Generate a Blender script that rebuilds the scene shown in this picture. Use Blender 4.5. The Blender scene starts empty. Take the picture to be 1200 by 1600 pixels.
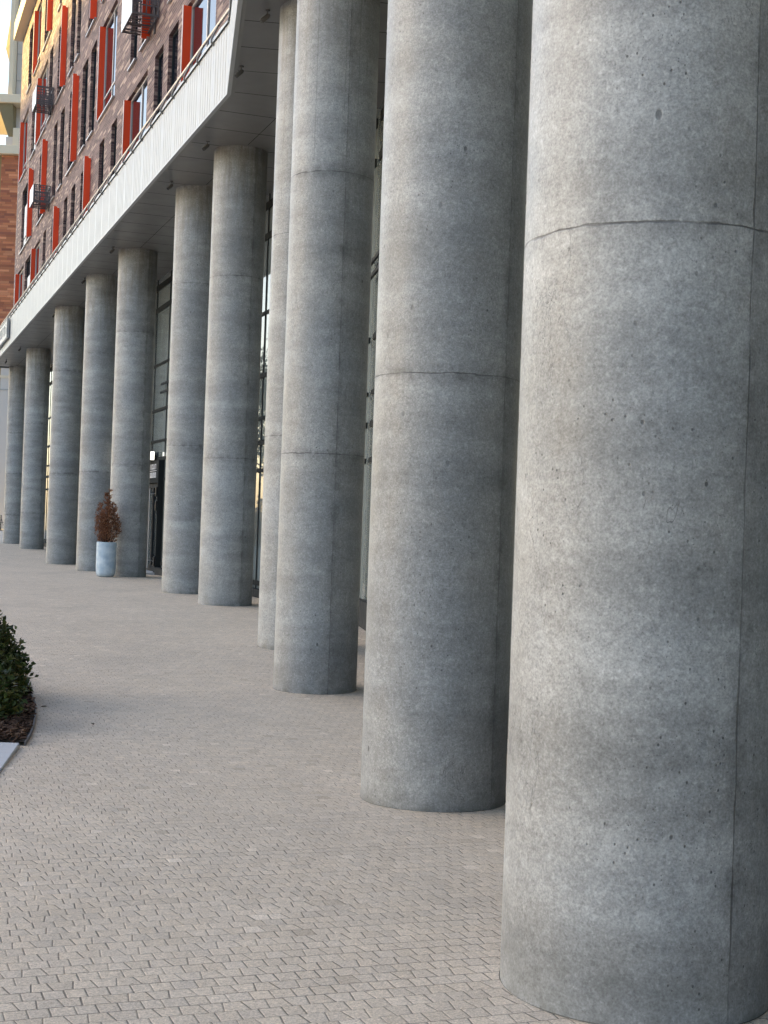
import bpy, math, random
import numpy as np
from mathutils import Matrix, Vector

R = math.radians
SC = bpy.context.scene
COL = SC.collection
random.seed(7)
rng = np.random.default_rng(11)

# ------------------------------------------------------------------ camera
cam_d = bpy.data.cameras.new("camera")
cam = bpy.data.objects.new("camera", cam_d)
COL.objects.link(cam)
cam_d.sensor_fit = 'VERTICAL'
cam_d.sensor_height = 24.0
cam_d.lens = 2150 / 1600 * 24.0
cam_d.clip_start = 0.05
cam_d.clip_end = 3000
PITCH, ROLL = math.atan(17 / 2150), 0.035
fw = Vector((0, math.cos(PITCH), math.sin(PITCH)))
up0 = Vector((0, -math.sin(PITCH), math.cos(PITCH)))
rt0 = Vector((1, 0, 0))
rt = math.cos(ROLL) * rt0 + math.sin(ROLL) * up0
up = -math.sin(ROLL) * rt0 + math.cos(ROLL) * up0
mw = Matrix((rt, up, -fw)).transposed().to_4x4()
mw.translation = (0, 0, 1.65)
cam.matrix_world = mw
SC.camera = cam

# ------------------------------------------------------------------ sky, sun, exposure
SUN_EL = R(20.0)
sdir_h = Vector((-0.97, 0.24, 0)).normalized()
SDIR = Vector((sdir_h.x * math.cos(SUN_EL), sdir_h.y * math.cos(SUN_EL), math.sin(SUN_EL)))
world = bpy.data.worlds.new("World")
SC.world = world
world.use_nodes = True
wn = world.node_tree
bg = wn.nodes["Background"]
sky = wn.nodes.new("ShaderNodeTexSky")
sky.sky_type = 'NISHITA'
sky.sun_disc = False
sky.sun_elevation = SUN_EL
sky.sun_rotation = math.atan2(sdir_h.x, sdir_h.y)
sky.air_density = 1.0
sky.dust_density = 1.8
sky.ozone_density = 1.0
wn.links.new(sky.outputs[0], bg.inputs[0])
bg.inputs[1].default_value = 0.15
sun_d = bpy.data.lights.new("sun", 'SUN')
sun_d.energy = 5.0
sun_d.angle = R(0.5)
sun_d.color = (1.0, 0.75, 0.20)
sun = bpy.data.objects.new("sun", sun_d)
COL.objects.link(sun)
sun.rotation_euler = SDIR.to_track_quat('Z', 'Y').to_euler()
sun.location = SDIR * 200
SC.view_settings.view_transform = 'Standard'
SC.view_settings.look = 'None'
SC.view_settings.gamma = 1
SC.view_settings.exposure = 1.56
SC.cycles.max_bounces = 5
SC.cycles.use_denoising = True
SC.cycles.denoiser = 'OPENIMAGEDENOISE'
SC.cycles.denoising_input_passes = 'RGB_ALBEDO_NORMAL'
SC.cycles.denoising_prefilter = 'NONE'
SC.cycles.use_adaptive_sampling = True
SC.cycles.adaptive_threshold = 0.02

# ------------------------------------------------------------------ mesh helpers
class MB:
    def __init__(s):
        s.v, s.f = [], []
    def add(s, vs, fs):
        b = len(s.v)
        s.v += [tuple(p) for p in vs]
        s.f += [tuple(i + b for i in f) for f in fs]
        return s
    def box(s, x0, x1, y0, y1, z0, z1, fn=None):
        vs = [(x, y, z) for z in (z0, z1) for y in (y0, y1) for x in (x0, x1)]
        if fn: vs = [fn(*p) for p in vs]
        return s.add(vs, [(0, 2, 3, 1), (4, 5, 7, 6), (0, 1, 5, 4), (2, 6, 7, 3), (0, 4, 6, 2), (1, 3, 7, 5)])
    def quad(s, a, b, c, d):
        return s.add([a, b, c, d], [(0, 1, 2, 3)])
    def tube(s, pts, r, n=10, cap=True):
        pts = [Vector(p) for p in pts]
        rs = r if isinstance(r, (list, tuple)) else [r] * len(pts)
        vs, fs = [], []
        for i, p in enumerate(pts):
            t = (pts[min(i + 1, len(pts) - 1)] - pts[max(i - 1, 0)]).normalized()
            a = t.orthogonal().normalized() if i == 0 else (a - t * a.dot(t)).normalized()
            b = t.cross(a)
            for k in range(n):
                g = 2 * math.pi * k / n
                vs.append(p + rs[i] * (math.cos(g) * a + math.sin(g) * b))
        for i in range(len(pts) - 1):
            for k in range(n):
                k2 = (k + 1) % n
                fs.append((i * n + k, i * n + k2, (i + 1) * n + k2, (i + 1) * n + k))
        if cap:
            fs.append(tuple(range(n - 1, -1, -1)))
            fs.append(tuple((len(pts) - 1) * n + k for k in range(n)))
        return s.add(vs, fs)
    def lathe(s, prof, n=64, cx=0, cy=0, captop=True, capbot=True):
        vs, fs = [], []
        for r, z in prof:
            for k in range(n):
                g = 2 * math.pi * k / n
                vs.append((cx + r * math.cos(g), cy + r * math.sin(g), z))
        for i in range(len(prof) - 1):
            for k in range(n):
                k2 = (k + 1) % n
                fs.append((i * n + k, i * n + k2, (i + 1) * n + k2, (i + 1) * n + k))
        if capbot: fs.append(tuple(range(n - 1, -1, -1)))
        if captop: fs.append(tuple((len(prof) - 1) * n + k for k in range(n)))
        return s.add(vs, fs)
    def prism(s, poly, z0, z1):
        n = len(poly)
        vs = [(x, y, z0) for x, y in poly] + [(x, y, z1) for x, y in poly]
        fs = [tuple(range(n - 1, -1, -1)), tuple(range(n, 2 * n))]
        fs += [(i, (i + 1) % n, n + (i + 1) % n, n + i) for i in range(n)]
        return s.add(vs, fs)
    def build(s, name, m, parent=None, smooth=False, loc=None, rotz=0, bevel=0):
        me = bpy.data.meshes.new(name)
        me.from_pydata(s.v, [], s.f)
        me.materials.append(m)
        me.update()
        if smooth:
            me.polygons.foreach_set("use_smooth", [True] * len(me.polygons))
            try: me.set_sharp_from_angle(angle=R(35))
            except Exception: pass
        o = bpy.data.objects.new(name, me)
        COL.objects.link(o)
        if parent: o.parent = parent
        if loc: o.location = loc
        o.rotation_euler.z = rotz
        if bevel:
            b = o.modifiers.new("bevel", 'BEVEL'); b.width = bevel; b.segments = 2
            b.limit_method = 'ANGLE'
        return o

def tag(o, label=None, cat=None, group=None, kind=None):
    if label: o["label"] = label
    if cat: o["category"] = cat
    if group: o["group"] = group
    if kind: o["kind"] = kind
    return o

def empty(name, loc=(0, 0, 0), rz=0):
    o = bpy.data.objects.new(name, None)
    o.empty_display_size = 0.3
    COL.objects.link(o)
    o.location = loc
    o.rotation_euler.z = rz
    return o

def copy_tree(o, parent=None):
    c = o.copy()
    COL.objects.link(c)
    if parent: c.parent = parent
    for ch in list(o.children): copy_tree(ch, c)
    return c

# ------------------------------------------------------------------ shader helpers
class X:
    """a socket (or number) that builds Math nodes when combined"""
    nt = None
    def __init__(s, k): s.k = k
    def _b(a, op, b=None, c=None, clamp=False):
        n = X.nt.nodes.new("ShaderNodeMath"); n.operation = op; n.use_clamp = clamp
        for i, q in enumerate((a, b, c)):
            if q is None: continue
            q = q.k if isinstance(q, X) else q
            if isinstance(q, (int, float)): n.inputs[i].default_value = q
            else: X.nt.links.new(q, n.inputs[i])
        return X(n.outputs[0])
    def __add__(a, b): return a._b('ADD', b)
    __radd__ = __add__
    def __mul__(a, b): return a._b('MULTIPLY', b)
    __rmul__ = __mul__
    def __sub__(a, b): return a._b('SUBTRACT', b)
    def __rsub__(a, b): return X(b)._b('SUBTRACT', a)
    def __truediv__(a, b): return a._b('DIVIDE', b)
    def abs(a): return a._b('ABSOLUTE')
    def floor(a): return a._b('FLOOR')
    def fract(a): return a._b('FRACT')
    def round(a): return a._b('ROUND')
    def mod2(a): return a._b('FLOORED_MODULO', 2.0)
    def lt(a, b): return a._b('LESS_THAN', b)
    def gt(a, b): return a._b('GREATER_THAN', b)
    def min(a, b): return a._b('MINIMUM', b)
    def max(a, b): return a._b('MAXIMUM', b)
    def pow(a, b): return a._b('POWER', b)
    def clamp(a): return a._b('ADD', 0.0, clamp=True)
    def ss(a, lo, hi, to0=0.0, to1=1.0):
        n = X.nt.nodes.new("ShaderNodeMapRange"); n.interpolation_type = 'SMOOTHSTEP'
        X.nt.links.new(a.k, n.inputs[0])
        for i, q in zip((1, 2, 3, 4), (lo, hi, to0, to1)):
            if isinstance(q, X): X.nt.links.new(q.k, n.inputs[i])
            else: n.inputs[i].default_value = q
        return X(n.outputs[0])

def mat(name, base=(0.5, 0.5, 0.5), rough=0.6, spec=0.5, metal=0.0):
    m = bpy.data.materials.new(name)
    m.use_nodes = True
    X.nt = m.node_tree
    b = m.node_tree.nodes["Principled BSDF"]
    b.inputs["Base Color"].default_value = (*base, 1)
    b.inputs["Roughness"].default_value = rough
    b.inputs["Specular IOR Level"].default_value = spec
    b.inputs["Metallic"].default_value = metal
    return m, b

def link(a, sock):
    X.nt.links.new(a.k if isinstance(a, X) else a, sock)

def objco():
    n = X.nt.nodes.new("ShaderNodeTexCoord")
    return n.outputs["Object"]

def sep(v):
    n = X.nt.nodes.new("ShaderNodeSeparateXYZ"); link(v, n.inputs[0])
    return X(n.outputs[0]), X(n.outputs[1]), X(n.outputs[2])

def comb(x, y, z):
    n = X.nt.nodes.new("ShaderNodeCombineXYZ")
    for i, q in enumerate((x, y, z)):
        if isinstance(q, X): link(q, n.inputs[i])
        else: n.inputs[i].default_value = q
    return n.outputs[0]

def noise(v, scale, detail=2.0, rough=0.5, dist=0.0):
    n = X.nt.nodes.new("ShaderNodeTexNoise")
    if v is not None: link(v, n.inputs["Vector"])
    n.inputs["Scale"].default_value = scale
    n.inputs["Detail"].default_value = detail
    n.inputs["Roughness"].default_value = rough
    n.inputs["Distortion"].default_value = dist
    return X(n.outputs[0])

def white(v):
    n = X.nt.nodes.new("ShaderNodeTexWhiteNoise"); n.noise_dimensions = '3D'
    link(v, n.inputs["Vector"])
    return X(n.outputs[0])

def voro(v, scale):
    n = X.nt.nodes.new("ShaderNodeTexVoronoi")
    link(v, n.inputs["Vector"]); n.inputs["Scale"].default_value = scale
    s = X.nt.nodes.new("ShaderNodeSeparateColor"); link(n.outputs["Color"], s.inputs[0])
    return X(n.outputs["Distance"]), X(s.outputs[0]), X(s.outputs[1])

def mix(f, a, b):
    n = X.nt.nodes.new("ShaderNodeMix"); n.data_type = 'RGBA'
    if isinstance(f, X): link(f, n.inputs[0])
    else: n.inputs[0].default_value = f
    for q, i in ((a, 6), (b, 7)):
        if isinstance(q, tuple): n.inputs[i].default_value = (*q, 1)
        else: link(q, n.inputs[i])
    return n.outputs[2]

def scale_col(c, f):
    n = X.nt.nodes.new("ShaderNodeMix"); n.data_type = 'RGBA'; n.blend_type = 'MULTIPLY'
    n.inputs[0].default_value = 1.0
    if isinstance(c, tuple): n.inputs[6].default_value = (*c, 1)
    else: link(c, n.inputs[6])
    link(comb(f, f, f), n.inputs[7])
    return n.outputs[2]

def bump(h, b, strength=1.0):
    n = X.nt.nodes.new("ShaderNodeBump")
    n.inputs["Strength"].default_value = strength
    n.inputs["Distance"].default_value = 1.0
    link(h, n.inputs["Height"]); link(n.outputs[0], b.inputs["Normal"])

def oattr(name):
    n = X.nt.nodes.new("ShaderNodeAttribute"); n.attribute_type = 'OBJECT'; n.attribute_name = name
    return X(n.outputs["Fac"])

def island():
    n = X.nt.nodes.new("ShaderNodeNewGeometry")
    return X(n.outputs["Random Per Island"])

def simple(name, base, rough=0.6, spec=0.5, metal=0.0, var=0.12, vs=3.0, bmp=0.0, bs=60.0):
    """plain surface with a little tonal variation and unevenness"""
    m, b = mat(name, base, rough, spec, metal)
    v = objco()
    f = 1.0 + (noise(v, vs, 4, 0.6) - 0.5) * (2 * var)
    link(scale_col(base, f), b.inputs["Base Color"])
    link((noise(v, vs * 2.3, 3) - 0.5) * 0.25 + rough, b.inputs["Roughness"])
    if bmp: bump(noise(v, bs, 3) * bmp, b)
    return m

# ---- cast concrete of the columns
def concrete():
    m, b = mat("cast_concrete", rough=0.6, spec=0.5)
    oc = objco()
    x, y, z = sep(oc)
    sd, r1, r2, r3 = oattr("seed"), oattr("ring_low"), oattr("ring_high"), oattr("ring_third")
    px, py, pz = x + sd * 13.7, y + sd * 7.9, z + sd * 3.3
    P = comb(px, py, pz)
    Pv = comb(px, py, pz * 0.18)           # drawn out vertically
    Ph = comb(px * 0.45, py * 0.45, pz * 1.5)  # drawn out horizontally
    band = noise(comb(px * 0.5, py * 0.5, pz * 3.4), 1.0, 4, 0.6)
    blotch = noise(P, 2.6, 5, 0.62)
    cloud = noise(P, 7.0, 4, 0.6)
    fleck = noise(P, 52.0, 3, 0.7)
    fleck2 = noise(P, 22.0, 3, 0.65)
    grain = noise(P, 115.0, 2, 0.6)
    fine_v = noise(comb(px * 60.0, py * 60.0, pz * 3.0), 1.0, 3, 0.6)
    # lifts of formwork: each pour a slightly different tone
    lift = z.gt(r1) + z.gt(r2) + z.gt(r3)
    lt = white(comb(lift, sd, 0.0))
    tone = 1.0 + (lt - 0.5) * 0.20
    edge = noise(comb(px * 0.35, py * 0.35, pz * 1.3), 1.6, 5, 0.65).ss(0.44, 0.56)
    tone = tone * (1.0 + (band - 0.5) * 0.95) * (1.0 + (blotch - 0.5) * 0.48) * (1.0 + (cloud - 0.5) * 0.42) * (0.93 + edge * 0.13)
    fl = fleck.ss(0.55, 0.72)
    tone = tone * (1.0 + fl * 0.20 + (fleck2 - 0.5) * 0.62 + (fleck - 0.5) * 0.90 + (grain - 0.5) * 1.10)
    # strip right of the form seam: smoother, streakier, with that side's shade painted in
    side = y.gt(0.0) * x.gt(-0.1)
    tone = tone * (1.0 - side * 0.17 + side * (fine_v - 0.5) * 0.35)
    # bug holes
    Pb = comb(px, py, pz * 0.75)
    d1, c1, e1 = voro(Pb, 30.0)
    d2, c2, e2 = voro(Pb, 11.0)
    d3, c3, e3 = voro(comb(px, py, pz * 0.6), 4.5)
    patch = noise(P, 1.7, 2).ss(0.42, 0.62)
    h1 = (1.0 - d1.ss(0.07, 0.15)) * c1.gt(0.40) * (patch * 0.85 + 0.15)
    h2 = (1.0 - d2.ss(0.04, 0.095)) * c2.gt(0.42) * (patch * 0.6 + 0.4)
    h3 = (1.0 - d3.ss(0.035, 0.065)) * c3.gt(0.45) * (patch * 0.5 + 0.5)
    d0, c0, e0 = voro(P, 62.0)
    h0 = (1.0 - d0.ss(0.08, 0.17)) * c0.gt(0.62) * (patch * 0.7 + 0.3) * 0.7
    holes = h0.max(h1).max(h2).max(h3)
    # pour rings and form seam
    wob = (noise(comb(px, py, 0.0), 6.0, 5, 0.6) - 0.5) * 0.030
    wig = (noise(comb(0.0, sd, pz), 2.5, 4, 0.6) - 0.5) * 0.022
    lw = noise(P, 9.0, 3).ss(0.3, 0.75, 0.0012, 0.0075)
    zr = z + wob
    def ring(r):
        d = (zr - r).abs()
        line = (1.0 - d.ss(lw * 0.4, lw + 0.002)) * noise(P, 4.0, 3).ss(0.32, 0.55, 0.35, 1.0)
        smudge = (1.0 - d.ss(0.0, 0.11)) * noise(P, 9.0, 3).ss(0.38, 0.7)
        return line, smudge
    l1, s1 = ring(r1); l2, s2 = ring(r2); l3, s3 = ring(r3)
    yd = (y + wig).abs()
    seam = (1.0 - yd.ss(lw * 0.3, lw * 0.8 + 0.0015)) * x.gt(0.0) * noise(P, 5.0, 4, 0.65).ss(0.34, 0.58, 0.25, 0.9)
    seam_s = (1.0 - yd.ss(0.0, 0.075)) * x.gt(0.0) * noise(P, 6.0, 4).ss(0.40, 0.68)
    # long hairlines running down from the top of some columns
    ang = X(y.k)._b('ARCTAN2', x.k)
    hl = ((ang * 2.9 + sd * 3.1).fract() - 0.5 + wig * 0.15).abs()
    hair = (1.0 - hl.ss(0.006, 0.018)) * z.gt(r2 + (white(comb((ang * 2.9 + sd * 3.1).floor(), sd, 1.0)) * 1.8)) * 0.7
    # a few thin scratches and cracks
    cr = (noise(comb(px * 1.2, py * 1.2, pz * 0.45), 2.2, 5, 0.62, 0.8) - 0.5).abs()
    crack = (1.0 - cr.ss(0.0004, 0.0016)) * noise(P, 1.1, 1).ss(0.58, 0.66) * 0.8
    lines = l1.max(l2).max(l3).max(seam).max(hair).max(crack)
    smud = s1.max(s2).max(s3).max(seam_s)
    tone = tone * (1.0 - smud * 0.32)
    # rain runs below the ceiling and splash dirt at the foot
    streak = noise(Pv, 9.0, 4, 0.6)
    top = z.ss(5.9, 8.5) * streak.ss(0.38, 0.68)
    foot = (1.0 - z.ss(0.0, 0.10)).max((1.0 - z.ss(0.0, 0.35)) * 0.5) * noise(P, 8.0, 4).ss(0.3, 0.7)
    c = mix(noise(P, 1.1, 3).ss(0.35, 0.65), (0.276, 0.288, 0.296), (0.297, 0.301, 0.298))
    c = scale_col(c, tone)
    c = mix(top * 0.55, c, (0.15, 0.125, 0.10))
    c = mix(foot * 0.65, c, (0.12, 0.125, 0.11))
    c = mix(holes * 0.80, c, (0.05, 0.052, 0.055))
    c = mix(lines * 0.80, c, (0.055, 0.055, 0.058))
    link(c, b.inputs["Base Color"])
    link(0.50 + (cloud - 0.5) * 0.3 + fl * 0.1, b.inputs["Roughness"])
    h = grain * 0.0004 + fleck * 0.0009 + blotch * 0.004 + band * 0.004 - holes * 0.003 - lines * 0.003
    h = h + z.gt(r1) * 0.0015 - z.gt(r2) * 0.001
    bump(h, b, 0.8)
    return m

# ---- small concrete setts, every other course cut to slanted ends
def setts():
    m, b = mat("paving_setts", rough=0.8, spec=0.3)
    oc = objco()
    gx, gy, gz = sep(oc)
    ph = R(20.4)
    wv = noise(oc, 0.5, 2) - 0.5
    u = gx * math.cos(ph) + gy * math.sin(ph) + wv * 0.05
    v = gy * math.cos(ph) - gx * math.sin(ph) + wv * 0.05
    hgt, p = 0.09, 0.077
    row = (v / hgt).floor(); fv = (v / hgt).fract()
    par = row.mod2()
    rj = white(comb(row, 3.0, 0.0))
    U = u / p + par * 0.42 + (rj - 0.5) * 0.22
    k = U.round()
    sg = 1.0 - k.mod2() * 2.0
    jk = (white(comb(k, row, 5.0)) - 0.5) * 0.16
    Uj = k + sg * par * (0.17 + (white(comb(k, row, 6.0)) - 0.5) * 0.12) * (fv - 0.5) * 1.0 - par * (fv - 0.5) * 0.04 + jk
    dj = (U - Uj).abs() * p
    cid = k - U.lt(Uj)
    rnd = white(comb(cid, row, 1.0)); rnd2 = white(comb(cid, row, 9.0))
    dr = fv.min(1.0 - fv) * hgt
    wide = noise(comb(u * 6.0, row * 3.1, 0.0), 1.0, 2)
    wj = wide.ss(0.3, 0.8, 0.0008, 0.0034)
    up_row = (v / hgt).round()
    wr = white(comb(up_row, 0.0, 7.0)).pow(2.0) * 0.0030 + 0.0004 + noise(comb(u * 1.3, up_row * 2.7, 0.0), 1.0, 2).ss(0.55, 0.8) * 0.0022
    jm = ((1.0 - dj.ss(wj * 0.6, wj + 0.0012)) * wide.ss(0.25, 0.6, 0.45, 1.0)).max((1.0 - dr.ss(wr * 0.6, wr + 0.0008)) * 0.9)
    g1 = noise(oc, 190.0, 3, 0.7); g2 = noise(oc, 80.0, 4, 0.75); big = noise(oc, 0.35, 4, 0.6); mid = noise(oc, 2.2, 4, 0.65)
    tone = (1.0 + (rnd - 0.5) * 0.13 + rnd2.gt(0.988) * 0.20 - rnd2.lt(0.012) * 0.15) * (1.0 + (big - 0.5) * 0.26) * (1.0 + (mid - 0.5) * 0.22)
    tone = tone * (1.0 + (g1 - 0.5) * 1.5 + (g2 - 0.5) * 1.6)
    c = mix(noise(oc, 0.8, 3), (0.545, 0.458, 0.362), (0.58, 0.49, 0.388))
    c = mix(rnd2 * 0.25, c, (0.48, 0.44, 0.40))
    c = scale_col(c, tone)
    st = noise(comb(gx * 0.5, gy * 0.22, 0.0), 1.0, 6, 0.7).ss(0.50, 0.66)
    c = mix(st * 0.22, c, (0.26, 0.235, 0.205))
    d, cc, ce = voro(oc, 3.0)
    spot = (1.0 - d.ss(0.01, 0.03)) * cc.gt(0.85)
    c = mix(spot * 0.5, c, (0.10, 0.095, 0.085))
    dw, cw, ew = voro(comb(gx, gy * 1.6, 0.0), 1.3)
    chip = (1.0 - dw.ss(0.02, 0.035)) * cw.gt(0.86) * noise(oc, 45.0, 2).ss(0.45, 0.55)
    c = mix(chip * 0.8, c, (0.72, 0.72, 0.71))
    c = mix(jm * 0.72, c, (0.085, 0.077, 0.07))
    link(c, b.inputs["Base Color"])
    ed = dj.min(dr).ss(0.0, 0.008)
    bump(g1 * 0.0007 + g2 * 0.0007 + ed * 0.0015 - jm * 0.003 + rnd * 0.0015, b, 0.8)
    return m

# ---- long thin clinker bricks
def bricks(name, L, H, cols, mortar, amp):
    m, b = mat(name, rough=0.75, spec=0.35)
    oc = objco()
    x, y, z = sep(oc)
    u = x + y
    row = (z / H).floor(); fr = (z / H).fract()
    off = white(comb(row, 2.0, 0.0))
    U = u / L + off
    ci = U.floor(); fu = U.fract()
    r1 = white(comb(ci, row, 4.0)); r2 = white(comb(ci, row, 8.0))
    ramp = X.nt.nodes.new("ShaderNodeValToRGB"); ramp.color_ramp.interpolation = 'CONSTANT'
    link(r1, ramp.inputs[0])
    els = ramp.color_ramp.elements
    while len(els) < len(cols): els.new(0.5)
    for e, (pos, c) in zip(els, cols):
        e.position = pos; e.color = (*c, 1)
    jm = (1.0 - (fu.min(1.0 - fu) * L).ss(0.004, 0.009)).max(1.0 - (fr.min(1.0 - fr) * H).ss(0.003, 0.008))
    tone = (1.0 + (r2 - 0.5) * 0.4) * (1.0 + (noise(oc, 25.0, 3) - 0.5) * 0.5) * (1.0 + (noise(oc, 0.6, 3) - 0.5) * 0.25)
    c = scale_col(ramp.outputs[0], tone)
    c = mix(jm, c, mortar)
    link(c, b.inputs["Base Color"])
    bump(noise(oc, 40.0, 3) * 0.004 + r2 * amp - jm * 0.006, b, 0.9)
    return m

M = {}
M['concrete'] = concrete()
M['setts'] = setts()
M['brick'] = bricks("clinker_brick", 0.46, 0.078,
    [(0.0, (0.115, 0.066, 0.066)), (0.28, (0.145, 0.086, 0.083)), (0.55, (0.19, 0.12, 0.11)), (0.72, (0.085, 0.05, 0.052)), (0.84, (0.36, 0.255, 0.21))],
    (0.30, 0.22, 0.19), 0.014)
M['old_brick'] = bricks("orange_brick", 0.9, 0.20,
    [(0.0, (0.42, 0.15, 0.07)), (0.4, (0.33, 0.11, 0.055)), (0.7, (0.50, 0.20, 0.10)), (0.88, (0.25, 0.085, 0.05))],
    (0.20, 0.10, 0.07), 0.05)
M['white'] = simple("white_cladding", (0.42, 0.435, 0.437), 0.42, 0.5, 0, 0.05, 1.5)
M['steel'] = simple("brushed_steel", (0.42, 0.38, 0.36), 0.35, 0.5, 0.6, 0.1, 4)
M['soffit'] = simple("ceiling_panels", (0.20, 0.195, 0.19), 0.35, 0.5, 0, 0.12, 1.2)
M['gap'] = simple("dark_gap", (0.012, 0.012, 0.012), 0.8)
M['frame'] = simple("dark_frame_metal", (0.022, 0.026, 0.03), 0.7, 0.15)
M['mull'] = simple("grey_mullion_metal", (0.03, 0.033, 0.034), 0.85, 0.06)
def glass(name, base, rough=0.03):
    m, b = mat(name, base, rough, 0.5)
    b.inputs["IOR"].default_value = 1.75 if name.startswith("shop") else 1.52
    v = objco()
    if not name.startswith('shop'): bump(noise(v, 0.9, 2) * 0.004, b, 0.5)
    return m
M['pane'] = glass("window_glass", (0.008, 0.012, 0.02))
M['shop_glass'] = glass("shopfront_glass", (0.19, 0.215, 0.21), 0.0)
M['red'] = simple("red_lacquered_metal", (0.86, 0.075, 0.018), 0.42, 0.4, 0, 0.08, 2)
M['pink'] = simple("edge_sky_glint", (0.75, 0.58, 0.54), 0.4)  # sky glint on the red fins' front edge, put into a pale colour
M['sill'] = simple("sill_metal", (0.38, 0.37, 0.37), 0.35, 0.5, 0.3)
M['curtain'] = simple("white_blind", (0.72, 0.74, 0.76), 0.8)
M['pale'] = simple("pale_window_frame", (0.62, 0.58, 0.57), 0.5)
M['slab'] = simple("concrete_floor", (0.3, 0.3, 0.29), 0.8)
M['granite'] = simple("granite_slab", (0.46, 0.475, 0.50), 0.6, 0.4, 0, 0.15, 40, 0.0006, 200)
M['black'] = simple("black_metal", (0.012, 0.012, 0.014), 0.4)
M['basket'] = simple("basket_metal", (0.10, 0.095, 0.10), 0.5)  # bed edging's dark metal; on baskets, shade of the pierced sides put in colour
M['basket_lit'] = simple("basket_sky_lit_metal", (0.74, 0.77, 0.80), 0.4)  # same basket metal, whitened: bright sky on the front is put into colour
M['lamp'] = simple("lamp_housing", (0.16, 0.155, 0.15), 0.35, 0.5, 0.3)
M['cream'] = simple("cream_stone", (0.60, 0.52, 0.40), 0.8, 0.3, 0, 0.12, 0.5)
M['tan'] = simple("tan_stone", (0.27, 0.195, 0.095), 0.8, 0.3, 0, 0.2, 0.7)
M['gold'] = simple("golden_stone", (0.19, 0.165, 0.105), 0.85, 0.2, 0, 0.2, 0.8)
M['panel'] = simple("grey_stone_panel", (0.50, 0.46, 0.43), 0.75, 0.3, 0, 0.08, 0.6)
M['grit'] = simple('gritty_joint', (0.12, 0.112, 0.10), 0.95, 0.1, 0, 0.5, 30)

def pot_mat():
    m, b = mat("glazed_blue_pot", (0.45, 0.56, 0.66), 0.5)
    v = objco()
    x, y, z = sep(v)
    st = noise(comb(x * 18, y * 18, z * 2.5), 1, 4, 0.6)
    bl = noise(v, 5, 4, 0.6)
    c = mix(bl.ss(0.35, 0.7), (0.36, 0.47, 0.58), (0.56, 0.645, 0.71))
    c = scale_col(c, 1.0 + (st - 0.5) * 0.35)
    c = mix((1.0 - z.ss(0.0, 0.12)) * 0.35, c, (0.25, 0.26, 0.26))
    link(c, b.inputs["Base Color"])
    bump(noise(v, 60, 3) * 0.0015, b, 0.6)
    return m
M['pot'] = pot_mat()
M['soil'] = simple("potting_soil", (0.03, 0.022, 0.016), 0.95)

def leafy(name, cols, rough=0.45, spec=0.4):
    m, b = mat(name, cols[0], rough, spec)
    r = island()
    ramp = X.nt.nodes.new("ShaderNodeValToRGB"); link(r, ramp.inputs[0])
    els = ramp.color_ramp.elements
    while len(els) < len(cols): els.new(0.5)
    for i, (e, c) in enumerate(zip(els, cols)):
        e.position = i / (len(cols) - 1); e.color = (*c, 1)
    v = objco()
    link(scale_col(ramp.outputs[0], 1.0 + (noise(v, 2.5, 3) - 0.5) * 0.8), b.inputs["Base Color"])
    return m
M['leaf'] = leafy("shrub_leaves", [(0.02, 0.032, 0.008), (0.042, 0.066, 0.014), (0.06, 0.09, 0.02), (0.11, 0.135, 0.03), (0.12, 0.085, 0.024)], 0.4, 0.35)
M['twig'] = simple("brown_twigs", (0.06, 0.04, 0.028), 0.9)
M['dead'] = leafy("dried_fronds", [(0.11, 0.045, 0.024), (0.21, 0.09, 0.05), (0.30, 0.145, 0.085), (0.40, 0.23, 0.15)], 0.9, 0.1)
M['bark'] = leafy("bark_mulch", [(0.018, 0.010, 0.007), (0.045, 0.024, 0.016), (0.08, 0.045, 0.03), (0.15, 0.095, 0.065)], 0.9, 0.2)
M['autumn'] = leafy("autumn_leaves", [(0.02, 0.026, 0.008), (0.04, 0.05, 0.012), (0.065, 0.065, 0.016), (0.03, 0.045, 0.012)], 0.6, 0.3)
def emit(name, col, st):
    m, b = mat(name, col, 0.5)
    b.inputs["Emission Color"].default_value = (*col, 1)
    b.inputs["Emission Strength"].default_value = st
    return m
M['lit'] = emit("lit_sign_face", (1.0, 0.97, 0.86), 0.9)
M['letter'] = simple("white_lettering", (0.66, 0.66, 0.70), 0.5)
M['grey_letter'] = simple("grey_lettering", (0.28, 0.30, 0.30), 0.5)
M['facade_far'] = simple("rendered_facade", (0.42, 0.37, 0.31), 0.85)

# ------------------------------------------------------------------ ground
GP = [(5.2, -0.02), (9.0, -0.165), (12.0, -0.18), (15.0, -0.225), (18.5, 0.0), (25.7, 0.017), (29, 0.05), (35.9, 0.04), (39.9, -0.05), (46.2, -0.11), (52, 0.0), (58, 0.03), (66, 0.04), (75, 0.0)]
def ground_z(x, y):
    sw = 0.02; sz = 0.0
    for yy, zz in GP:
        w = math.exp(-((y - yy) / 2.2) ** 2 / 2)
        sw += w; sz += w * zz
    fade = 1.0 / (1.0 + (max(0, abs(x + 3) - 14) / 8) ** 2)
    return sz / sw * fade

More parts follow.
